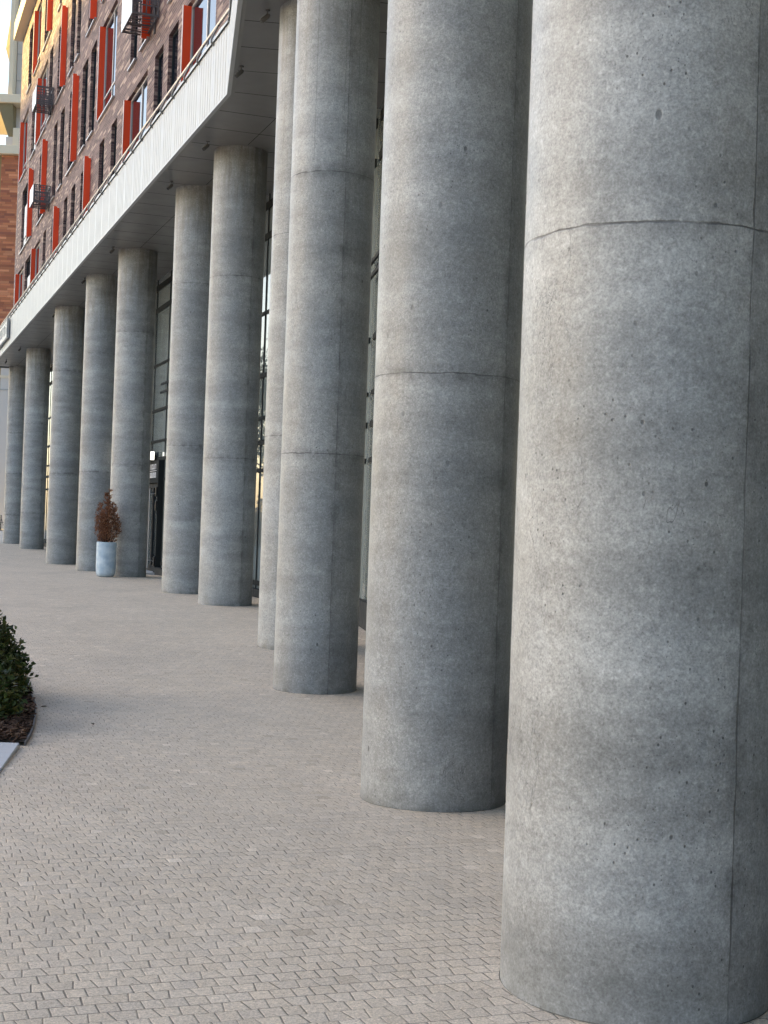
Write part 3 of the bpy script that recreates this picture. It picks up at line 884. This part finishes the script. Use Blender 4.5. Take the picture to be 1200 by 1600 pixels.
# ------------------------------------------------------------------ air-conditioner baskets on the brick wall
def basket(s0, s1, z0, z1, dep, lab):
    r = empty("wall_basket", bw(s0, YW, z0), R(90) + AF)
    L, H = s1 - s0, z1 - z0
    f = MB(); t = 0.035
    for (a, b_) in ((0, t), (L - t, L)):
        for (c, d) in ((0.02, 0.02 + t), (dep - t, dep)):
            f.box(a, b_, c, d, 0, H)
    for z in (0.0, H - t):
        f.box(t, L - t, dep - t, dep, z, z + t).box(t, L - t, 0.02, 0.02 + t, z, z + t)
        f.box(0.001, t - 0.001, 0.02 + t, dep - t, z + 0.001, z + t).box(L - t + 0.001, L - 0.001, 0.02 + t, dep - t, z + 0.001, z + t)
    f.box(L * 0.5, L * 0.5 + t, 0.02 + t, dep - t, 0.002, t)
    f.build("basket_frame", M['basket'], r)
    MB().box(0.0, L, dep + 0.001, dep + 0.012, 0.0, H).build("front_panel", M['basket_lit'], r)
    # pierced sides: a lattice of cut-out strips
    for x0 in (0.008, L - 0.02):
        sm = MB()
        n = 13
        for i in range(n):
            a = t + (dep - 2 * t) * i / n
            wd = (dep - 2 * t) / n * random.uniform(0.35, 0.8)
            lean = random.uniform(-0.06, 0.06)
            za = H * random.choice([0.0, 0.0, 0.25, 0.4]); zb = H * random.choice([1.0, 1.0, 0.8, 0.6])
            a2 = min(max(a + lean, 0.03), dep - 0.05)
            xo = x0 + 0.0007 * (i % 3)
            sm.add([(xx, yy, zz) for xx in (xo, xo + 0.006) for (yy, zz) in ((a, za), (a + wd, za), (a2 + wd, zb), (a2, zb))],
                   [(0, 1, 2, 3), (7, 6, 5, 4), (0, 4, 5, 1), (1, 5, 6, 2), (2, 6, 7, 3), (3, 7, 4, 0)])
        for k in range(7):
            z = t + (H - 2 * t) * (k + random.uniform(0, 0.6)) / 7
            sm.box(x0 + 0.0075, x0 + 0.011, t, dep - t, z, z + random.uniform(0.015, 0.05))
        sm.build("side_screen", M['basket'], r)
    bt = MB()
    for i in range(7):
        a = 0.05 + (L - 0.1) * i / 7
        bt.add([(a + q, yy, zz) for zz in (0.004, 0.012) for (q, yy) in ((0, 0.06), (0.03, 0.06), (0.13, dep - 0.04), (0.10, dep - 0.04))],
               [(0, 1, 2, 3), (7, 6, 5, 4), (0, 4, 5, 1), (1, 5, 6, 2), (2, 6, 7, 3), (3, 7, 4, 0)])
    bt.build("base_grille", M['basket'], r)
    MB().box(L * 0.3, L * 0.34, -0.0, 0.04, -0.25, H * 0.5).build("bracket", M['basket'], r)
    tag(r, lab, "air conditioner basket", "baskets hung on the brick wall")
basket(54.45, 55.75, 17.35, 18.05, 0.68, "upper of the two far pierced metal baskets, hung on the brick below the sunlit strip")
basket(54.40, 55.65, 13.55, 14.22, 0.66, "lower of the two far pierced metal baskets on the brick wall")
basket(32.97, 34.45, 13.62, 14.75, 0.66, "largest pierced metal basket, on the brick wall at the top of the photo")

# ------------------------------------------------------------------ leaves
def leaves(pos, direc, size, wide=0.45, fold=0.25):
    """one small folded leaf per row"""
    n = len(pos)
    d = direc / np.linalg.norm(direc, axis=1)[:, None]
    rnd = rng.normal(size=(n, 3))
    s = np.cross(d, rnd); s /= np.linalg.norm(s, axis=1)[:, None] + 1e-9
    nn = np.cross(d, s)
    L = size[:, None]
    a = pos; c = pos + d * L
    m1 = pos + d * L * 0.45 + s * L * wide * 0.5 + nn * L * fold * 0.3
    m2 = pos + d * L * 0.45 - s * L * wide * 0.5 + nn * L * fold * 0.3
    v = np.stack([a, m1, c, m2], 1).reshape(-1, 3)
    mb = MB()
    mb.v = [tuple(p) for p in v.tolist()]
    mb.f = [(4 * i, 4 * i + 1, 4 * i + 2, 4 * i + 3) for i in range(n)]
    return mb

def shrub(x, y, rx, ry, h, n, lab):
    g0 = ground_z(x, y)
    r = empty("shrub", (x, y, g0))
    tag(r, lab, "shrub", "evergreen shrubs in the planting bed")
    # shoots reaching out to an uneven surface
    ns = n // 22
    P, D, S = [], [], []
    st = MB()
    for i in range(ns):
        th = rng.uniform(0, 2 * math.pi); cz = rng.uniform(0.02, 1.0)
        rad = math.sqrt(max(0.0, 1 - (cz * 0.92) ** 2)) * rng.uniform(0.90, 1.03)
        tip = np.array([rx * rad * math.cos(th), ry * rad * math.sin(th), h * (0.06 + cz * 0.90 * rng.uniform(0.85, 1.08))])
        base = np.array([tip[0] * 0.35, tip[1] * 0.35, tip[2] * 0.25])
        if i % 4 == 0: st.tube([base * 0.3, base, tip * 0.93], [0.008, 0.005, 0.002], 4, False)
        for k in range(22):
            q = rng.uniform(0.25, 1.0) ** 0.6
            p = base + (tip - base) * q + np.clip(rng.normal(size=3), -1.4, 1.4) * 0.035
            P.append(p); D.append((tip - base) / np.linalg.norm(tip - base) * 0.45 + rng.normal(size=3) * 0.6 + np.array([0, 0, 0.05])); S.append(rng.uniform(0.045, 0.08))
    P = np.array(P); P[:, 2] = np.maximum(P[:, 2], 0.02)
    leaves(P, np.array(D), np.array(S), 0.55, 0.5).build("foliage", M['leaf'], r)
    st.build("stems", M['twig'], r)
shrub(-4.10, 13.2, 0.72, 0.9, 0.92, 17000, "dark green evergreen shrub reaching farthest over the pavement")
shrub(-3.68, 11.8, 0.60, 0.62, 0.62, 11000, "low evergreen shrub in front, sprawling over the bark mulch")
shrub(-5.1, 12.6, 0.8, 0.9, 0.92, 5000, "evergreen shrub cut off by the left edge of the photo")

# ------------------------------------------------------------------ planting bed with bark mulch, granite slab
bed_edge = [(-2.72, 10.66), (-2.80, 11.15), (-2.89, 11.59), (-3.06, 12.34), (-3.22, 12.95), (-3.42, 13.6), (-3.69, 14.5), (-4.1, 15.5), (-4.8, 16.6), (-6.5, 17.4), (-9, 17.6), (-9, 10.85), (-5, 10.73)]
mb = MB()
ctr = (-5.5, 13.6)
vs = [(ctr[0], ctr[1], ground_z(*ctr) + 0.10)]
for k in range(1, 6):
    for x, y in bed_edge:
        q = k / 5
        xx, yy = ctr[0] + (x - ctr[0]) * q, ctr[1] + (y - ctr[1]) * q
        vs.append((xx, yy, ground_z(xx, yy) + (0.03 if k == 5 else 0.07) ))
n = len(bed_edge)
fs = [(0, 1 + (i + 1) % n, 1 + i) for i in range(n)]
for k in range(4):
    for i in range(n):
        a = 1 + k * n + i; b_ = 1 + k * n + (i + 1) % n
        fs.append((a, b_, b_ + n, a + n))
mb.add(vs, [f[::-1] for f in fs])
tag(mb.build("planting_bed", M['soil'], smooth=True), "curved planting bed of dark soil at the left edge", "planting bed", kind="structure")
# metal edging round the bed
mb = MB()
for (x0, y0), (x1, y1) in zip(bed_edge[:11], bed_edge[1:11]):
    L = math.hypot(x1 - x0, y1 - y0); nx, ny = (y1 - y0) / L * 0.012, -(x1 - x0) / L * 0.012
    g0, g1 = ground_z(x0, y0), ground_z(x1, y1)
    mb.add([(x0, y0, g0 - 0.05), (x1, y1, g1 - 0.05), (x1 + nx, y1 + ny, g1 - 0.05), (x0 + nx, y0 + ny, g0 - 0.05),
            (x0, y0, g0 + 0.035), (x1, y1, g1 + 0.035), (x1 + nx, y1 + ny, g1 + 0.035), (x0 + nx, y0 + ny, g0 + 0.035)],
           [(0, 1, 2, 3), (7, 6, 5, 4), (0, 4, 5, 1), (1, 5, 6, 2), (2, 6, 7, 3), (3, 7, 4, 0)])
tag(mb.build("bed_edging", M['basket']), "thin dark metal edging round the curved planting bed", "edging")
def inside(px, py, poly):
    c = False; j = len(poly) - 1
    for i in range(len(poly)):
        xi, yi = poly[i]; xj, yj = poly[j]
        if (yi > py) != (yj > py) and px < (xj - xi) * (py - yi) / (yj - yi) + xi: c = not c
        j = i
    return c
mb = MB(); cnt = 0
while cnt < 5200:
    x, y = rng.uniform(-6.2, -2.6), rng.uniform(10.6, 15.6)
    if rng.uniform() < 0.25: x, y = rng.uniform(-3.7, -2.6), rng.uniform(10.6, 12.6)
    if not inside(x + 0.02, y - 0.01, bed_edge): continue
    g0 = ground_z(x, y) + 0.055 + rng.uniform(-0.01, 0.03)
    L, W, T = rng.uniform(0.03, 0.085), rng.uniform(0.012, 0.03), rng.uniform(0.004, 0.01)
    rot = Matrix.Rotation(rng.uniform(0, 6.28), 4, 'Z') @ Matrix.Rotation(rng.normal() * 0.35, 4, 'X') @ Matrix.Rotation(rng.normal() * 0.3, 4, 'Y')
    T4 = Matrix.Translation((x, y, g0)) @ rot
    mb.box(-L / 2, L / 2, -W / 2, W / 2, -T / 2, T / 2, lambda a, b_, c: tuple(T4 @ Vector((a, b_, c))))
    cnt += 1
tag(mb.build("bark_mulch", M['bark']), "brown bark chips covering the planting bed", "mulch", kind="stuff")
gs = ground_z(-3, 10)
mb = MB()
poly = [(-2.74, 10.56), (-2.565, 9.40), (-4.6, 9.45), (-5.4, 10.66)]
mb.prism([( -2.735, 10.58), (-5.6, 10.64), (-5.6, 8.6), (-2.43, 8.6), (-2.565, 9.42)], gs - 0.06, gs + 0.028)
tag(mb.build("granite_slab", M['granite'], bevel=0.006), "pale blue grey granite slab lying flush at the end of the bed", "slab")

# ------------------------------------------------------------------ blue planter and the dried conifer in it
px_, py_ = -7.02, 35.0
gp = ground_z(px_, py_)
pr = empty("planter", (px_, py_, gp))
tag(pr, "tall pale blue glazed planter standing in front of the columns", "planter")
MB().lathe([(0.16, 0.0), (0.195, 0.012), (0.225, 0.05), (0.243, 0.12), (0.25, 0.25), (0.252, 0.6), (0.25, 0.84), (0.252, 0.875), (0.245, 0.885), (0.225, 0.885), (0.22, 0.86), (0.22, 0.78)], 48, captop=False).build("pot", M['pot'], pr, smooth=True)
MB().lathe([(0.22, 0.79), (0.02, 0.83)], 32, capbot=False).build("soil", M['soil'], pr, smooth=True)
cn = empty("dried_conifer", (px_, py_, gp + 0.80))
tag(cn, "dead brown conifer with upright plumes growing in the blue planter", "conifer")
P, D, S = [], [], []
tw = MB()
plumes = [(-0.03, 0.02, 1.30, 0.14), (-0.20, 0.05, 1.03, 0.15), (0.16, -0.04, 1.05, 0.15), (0.02, -0.14, 0.95, 0.17), (-0.13, 0.15, 0.80, 0.15), (0.22, 0.08, 0.72, 0.14), (-0.24, -0.07, 0.72, 0.13), (0.07, 0.17, 1.0, 0.14), (0.29, -0.02, 0.50, 0.10), (0.04, 0.0, 1.42, 0.06), (-0.10, -0.12, 0.85, 0.14)]
for bx, by, hh, rr in plumes:
    lean = np.array([bx * 0.95, by * 0.95, hh])
    b0 = np.array([bx * 0.3, by * 0.3, 0.0])
    tw.tube([b0, b0 + (lean - b0) * 0.5 + np.array([bx * 0.15, by * 0.15, 0]), lean], [0.014, 0.009, 0.003], 5, False)
    for i in range(int(95 * hh * (rr / 0.14))):
        q = rng.uniform(0.06, 1.0)
        c = b0 + (lean - b0) * q + np.array([bx * 0.3, by * 0.3, 0]) * math.sin(q * 3.14)
        w = rr * (1.05 - q) ** 0.6 * (0.6 + 0.5 * min(1, q * 4)) * rng.uniform(0.7, 1.2)
        th = rng.uniform(0, 6.28)
        out = np.array([math.cos(th), math.sin(th), rng.uniform(0.5, 1.3)])
        tip = c + out * w
        for k in range(9):
            t = rng.uniform(0.2, 1.0)
            p = c + (tip - c) * t + rng.normal(size=3) * 0.008
            P.append(p); D.append(out + rng.normal(size=3) * 0.55); S.append(rng.uniform(0.035, 0.085))
leaves(np.array(P), np.array(D), np.array(S), 0.22, 0.2).build("foliage", M['dead'], cn)
tw.build("stems", M['twig'], cn)

# ------------------------------------------------------------------ stone and brick high-rise behind, far left
TY = 118.0
T = empty("tower_building", (-33.3, TY, 0))
tag(T, "cream stone and orange brick high-rise behind the far end of the apartment building", "building")
def tb(name, x0, x1, z0, z1, y0, y1, m, bv=0): return MB().box(x0 + 33.3, x1 + 33.3, y0, y1, z0, z1).build(name, m, T, bevel=bv)
tb("stone_base", -33.30, -24, -0.3, 14.2, 0.0, 9, M['panel'])
tb("string_course", -33.38, -24, 12.95, 13.15, -0.08, -0.001, M['cream'])
tb("string_course", -33.36, -24, 11.9, 12.0, -0.05, -0.001, M['slab'])
tb("wall_recess", -40, -33.31, -0.3, 31.9, 2.5, 9, M['tan'])
tb("brick_wall", -33.78, -24, 14.21, 31.98, -0.4, 9, M['old_brick'])
tb("corner_strip", -34.2, -33.79, 14.21, 31.98, -0.2, 2.4, M['tan'])
tb("ledge", -36.5, -24, 32.0, 32.75, -0.9, 9, M['cream'], 0.05)
tb("block", -33.46, -32.86, 32.76, 33.55, -0.5, 1.0, M['panel'])
tb("block", -32.84, -32.3, 32.76, 34.3, -0.6, 1.0, M['cream'])
tb("upper_wall", -32.95, -24, 32.76, 60, 0.3, 9, M['panel'])
# tapering stone corbel under the bay
cb = MB()
bt_, tp_ = 33.56, 36.25
lo = [(-33.30, -0.3), (-32.86, -0.3), (-32.86, 0.9), (-33.30, 0.9)]
hi = [(-34.15, -1.0), (-32.86, -1.0), (-32.86, 1.2), (-34.15, 1.2)]
cb.add([(x + 33.3, y, bt_) for x, y in lo] + [(x + 33.3, y, tp_) for x, y in hi], [(3, 2, 1, 0), (4, 5, 6, 7), (0, 1, 5, 4), (1, 2, 6, 5), (2, 3, 7, 6), (3, 0, 4, 7)])
cb.build("corbel", M['gold'], T)
tb("ledge", -36.8, -24, 36.26, 37.0, -1.3, 9, M['cream'], 0.05)
tb("pier", -33.36, -33.0, 37.01, 60, -0.7, 1.0, M['cream'])
# faceted stone bay: outline swells and narrows with height
bay = MB()
lev = [(-33.75, 37.01), (-33.56, 38.4), (-33.58, 39.9), (-34.02, 41.4), (-33.70, 43.9), (-33.45, 45.3), (-33.62, 47.0), (-34.0, 49.0)]
vs = []
for xl, z in lev: vs += [(xl + 33.3, 0.45, z), (-33.365 + 33.3, -0.66, z), (-33.365 + 33.3, 0.8, z), (xl + 33.3, 0.8, z)]
fs = [(3, 2, 1, 0)]
for i in range(len(lev) - 1):
    for k in range(4): fs.append((4 * i + k, 4 * i + (k + 1) % 4, 4 * i + 4 + (k + 1) % 4, 4 * i + 4 + k))
fs.append(tuple(4 * (len(lev) - 1) + k for k in range(4)))
bay.add(vs, fs)
bay.build("stone_bay", M['gold'], T)
for z in (38.6, 40.9, 43.2):
    tb("joint", -32.94, -31.0, z, z + 0.06, 0.27, 0.299, M['slab'])

# ------------------------------------------------------------------ bicycle in front of it
def bicycle(x, y, rz):
    g0 = ground_z(x, y)
    r = empty("bicycle", (x, y, g0), rz)
    tag(r, "black bicycle parked far off beside the farthest column", "bicycle")
    def ring(cx, R_, rr, n=36):
        pts = [(cx + R_ * math.cos(a), 0, 0.34 + R_ * math.sin(a)) for a in np.linspace(0, 2 * math.pi, n)]
        return MB().tube(pts, rr, 6, False)
    for cx in (-0.52, 0.52):
        w = ring(cx, 0.32, 0.022).build("wheel", M['black'], r, smooth=True)
        s = MB()
        for k in range(12):
            a = k * math.pi / 6
            s.tube([(cx, 0.0, 0.34), (cx + 0.31 * math.cos(a), 0, 0.34 + 0.31 * math.sin(a))], 0.003, 4, False)
        s.build("spokes", M['sill'], w)
    f = MB()
    for a, b_ in (((-0.52, 0.34), (-0.08, 0.30)), ((-0.52, 0.34), (-0.20, 0.80)), ((-0.08, 0.30), (-0.22, 0.86)), ((-0.08, 0.30), (0.38, 0.78)), ((-0.19, 0.78), (0.36, 0.84)), ((0.52, 0.34), (0.34, 0.95))):
        f.tube([(a[0], 0, a[1]), (b_[0], 0, b_[1])], 0.018, 8)
    f.build("bicycle_frame", M['black'], r, smooth=True)
    MB().tube([(0.30, -0.28, 1.02), (0.34, -0.1, 0.97), (0.34, 0.1, 0.97), (0.30, 0.28, 1.02)], 0.014, 8).build("handlebar", M['black'], r, smooth=True)
    MB().tube([(-0.36, 0, 0.91), (-0.2, 0, 0.92), (-0.06, 0, 0.90)], [0.07, 0.06, 0.02], 10).build("saddle", M['black'], r, smooth=True)
    MB().tube([(-0.08, -0.08, 0.30), (-0.08, -0.09, 0.13)], 0.012, 6).tube([(-0.08, 0.08, 0.30), (-0.08, 0.09, 0.47)], 0.012, 6).build("crank", M['black'], r)
bicycle(-30.2, 107.5, R(12))
bp = empty("bicycle_stand", (-29.72, 106.9, 0))
tag(bp, "thin dark steel stand post beside the far bicycle", "post")
MB().lathe([(0.05, 0), (0.05, 1.2), (0.03, 1.23)], 12).build("post", M['black'], bp, smooth=True)
MB().lathe([(0.11, 0), (0.11, 0.03), (0.05, 0.05)], 12).build("foot_plate", M['black'], bp, smooth=True)

# ------------------------------------------------------------------ what stands across the square (out of frame: it shades the front and shows in the glass)
A0 = bw(50, YW, 19.6); B0 = bw(68, YW, 21.3)
LA = 200.0
te = math.tan(SUN_EL)
HR = 19.6 + LA * te
LB = (HR - 21.3) / te
PA = A0 + sdir_h * LA; PB = B0 + sdir_h * LB
dv = Vector((PB.x - PA.x, PB.y - PA.y, 0)).normalized()
P0 = Vector((PA.x, PA.y, 0)) - dv * 62; P1 = Vector((PA.x, PA.y, 0)) + dv * 58
nb = Vector((-dv.y, dv.x, 0))
if nb.dot(sdir_h) < 0: nb = -nb
ob = empty("apartment_block", ((P0 + P1) / 2)[:], math.atan2(dv.y, dv.x))
tag(ob, "long rendered apartment block across the square that shades the columns", "building")
Lh = (P1 - P0).length / 2
yb = 14 if (Matrix.Rotation(ob.rotation_euler.z, 3, 'Z') @ Vector((0, 1, 0))).dot(nb) > 0 else -14
ob_w = MB().box(-Lh, Lh, min(0, yb), max(0, yb), -1, HR).build("wall", M['facade_far'], ob)
wmb = MB()
ys_ = -0.05 if yb > 0 else 0.05
for i in range(int(2 * Lh / 3.4)):
    for k in range(11):
        a = -Lh + 1 + i * 3.4; z = 2 + k * 3.4
        if z + 1.7 < HR: wmb.box(a, a + 1.5, min(0.0, ys_), max(0, ys_) , z, z + 1.7)
o = wmb.build("windows", M['pane'], ob); o["kind"] = "stuff"

def tree(x, y, h, cr, lab):
    r = empty("autumn_tree", (x, y, 0))
    tag(r, lab, "tree", "trees across the square")
    t = MB().tube([(0, 0, -0.2), (0.05, 0.1, h * 0.3), (-0.1, 0.0, h * 0.6), (0.0, 0.1, h * 0.9)], [0.2, 0.16, 0.1, 0.03], 10)
    tips = []
    for i in range(16):
        z0 = h * rng.uniform(0.3, 0.8); th = rng.uniform(0, 6.28); L = cr * rng.uniform(0.6, 1.0)
        tip = np.array([L * math.cos(th), L * math.sin(th), z0 + L * rng.uniform(0.3, 0.9)])
        t.tube([(0, 0, z0), tuple(tip * [0.5, 0.5, 1] - np.array([0, 0, L * 0.15])), tuple(tip)], [0.06, 0.04, 0.015], 5, False)
        tips.append(tip)
    t.build("trunk", M['twig'], r)
    c = []
    for tip in tips + [np.array([0, 0, h * 0.95])]:
        for k in range(6): c.append(tip * np.array([rng.uniform(0.6, 1.05)] * 2 + [1]) + rng.normal(size=3) * 0.6)
    P = np.concatenate([q + rng.normal(size=(55, 3)) * rng.uniform(0.4, 0.8) for q in c])
    leaves(P, rng.normal(size=P.shape), rng.uniform(0.12, 0.28, len(P)), 0.6, 0.3).build("crown", M['autumn'], r)
for x, y, h, cr, lab in ((-38, 76, 11, 4.5, "yellow green tree across the square, reflected lowest in the shop glass"), (-46, 88, 13, 5, "tall yellow green tree across the square, beyond the others"), (-33, 66, 9.5, 4, "smaller yellow green tree across the square nearest the bed"), (-58, 100, 12.5, 5, "broad yellow green tree across the square farthest left"), (-54, 110, 13, 5, "yellow green tree across the square toward the high-rise")):
    tree(x, y, h, cr, lab)

# ------------------------------------------------------------------ two fallen leaves
for lx, ly, a, lab in ((-3.12, 12.9, 0.4, "dark curled dry leaf on the paving beside the planting bed"), (-2.45, 11.9, 2.0, "small dark dry leaf lying on the open paving right of the bed")):
    g0 = ground_z(lx, ly)
    mb = MB()
    pts = [(0.6 * a, 0.6 * b, 0.6 * c) for a, b, c in [(-0.05, 0.0, 0.004), (-0.02, 0.022, 0.016), (0.02, 0.02, 0.02), (0.055, 0.0, 0.012), (0.02, -0.022, 0.018), (-0.02, -0.02, 0.014), (0.0, 0.0, 0.006)]]
    mb.add(pts + [(x, y, z + 0.002) for x, y, z in pts], [(6, i, (i + 1) % 6) for i in range(6)] + [(13, 7 + (i + 1) % 6, 7 + i) for i in range(6)] + [(i, 7 + i, 7 + (i + 1) % 6, (i + 1) % 6) for i in range(6)])
    tag(mb.build("dry_leaf", M['twig'], loc=(lx, ly, g0 + 0.002), rotz=a), lab, "leaf")
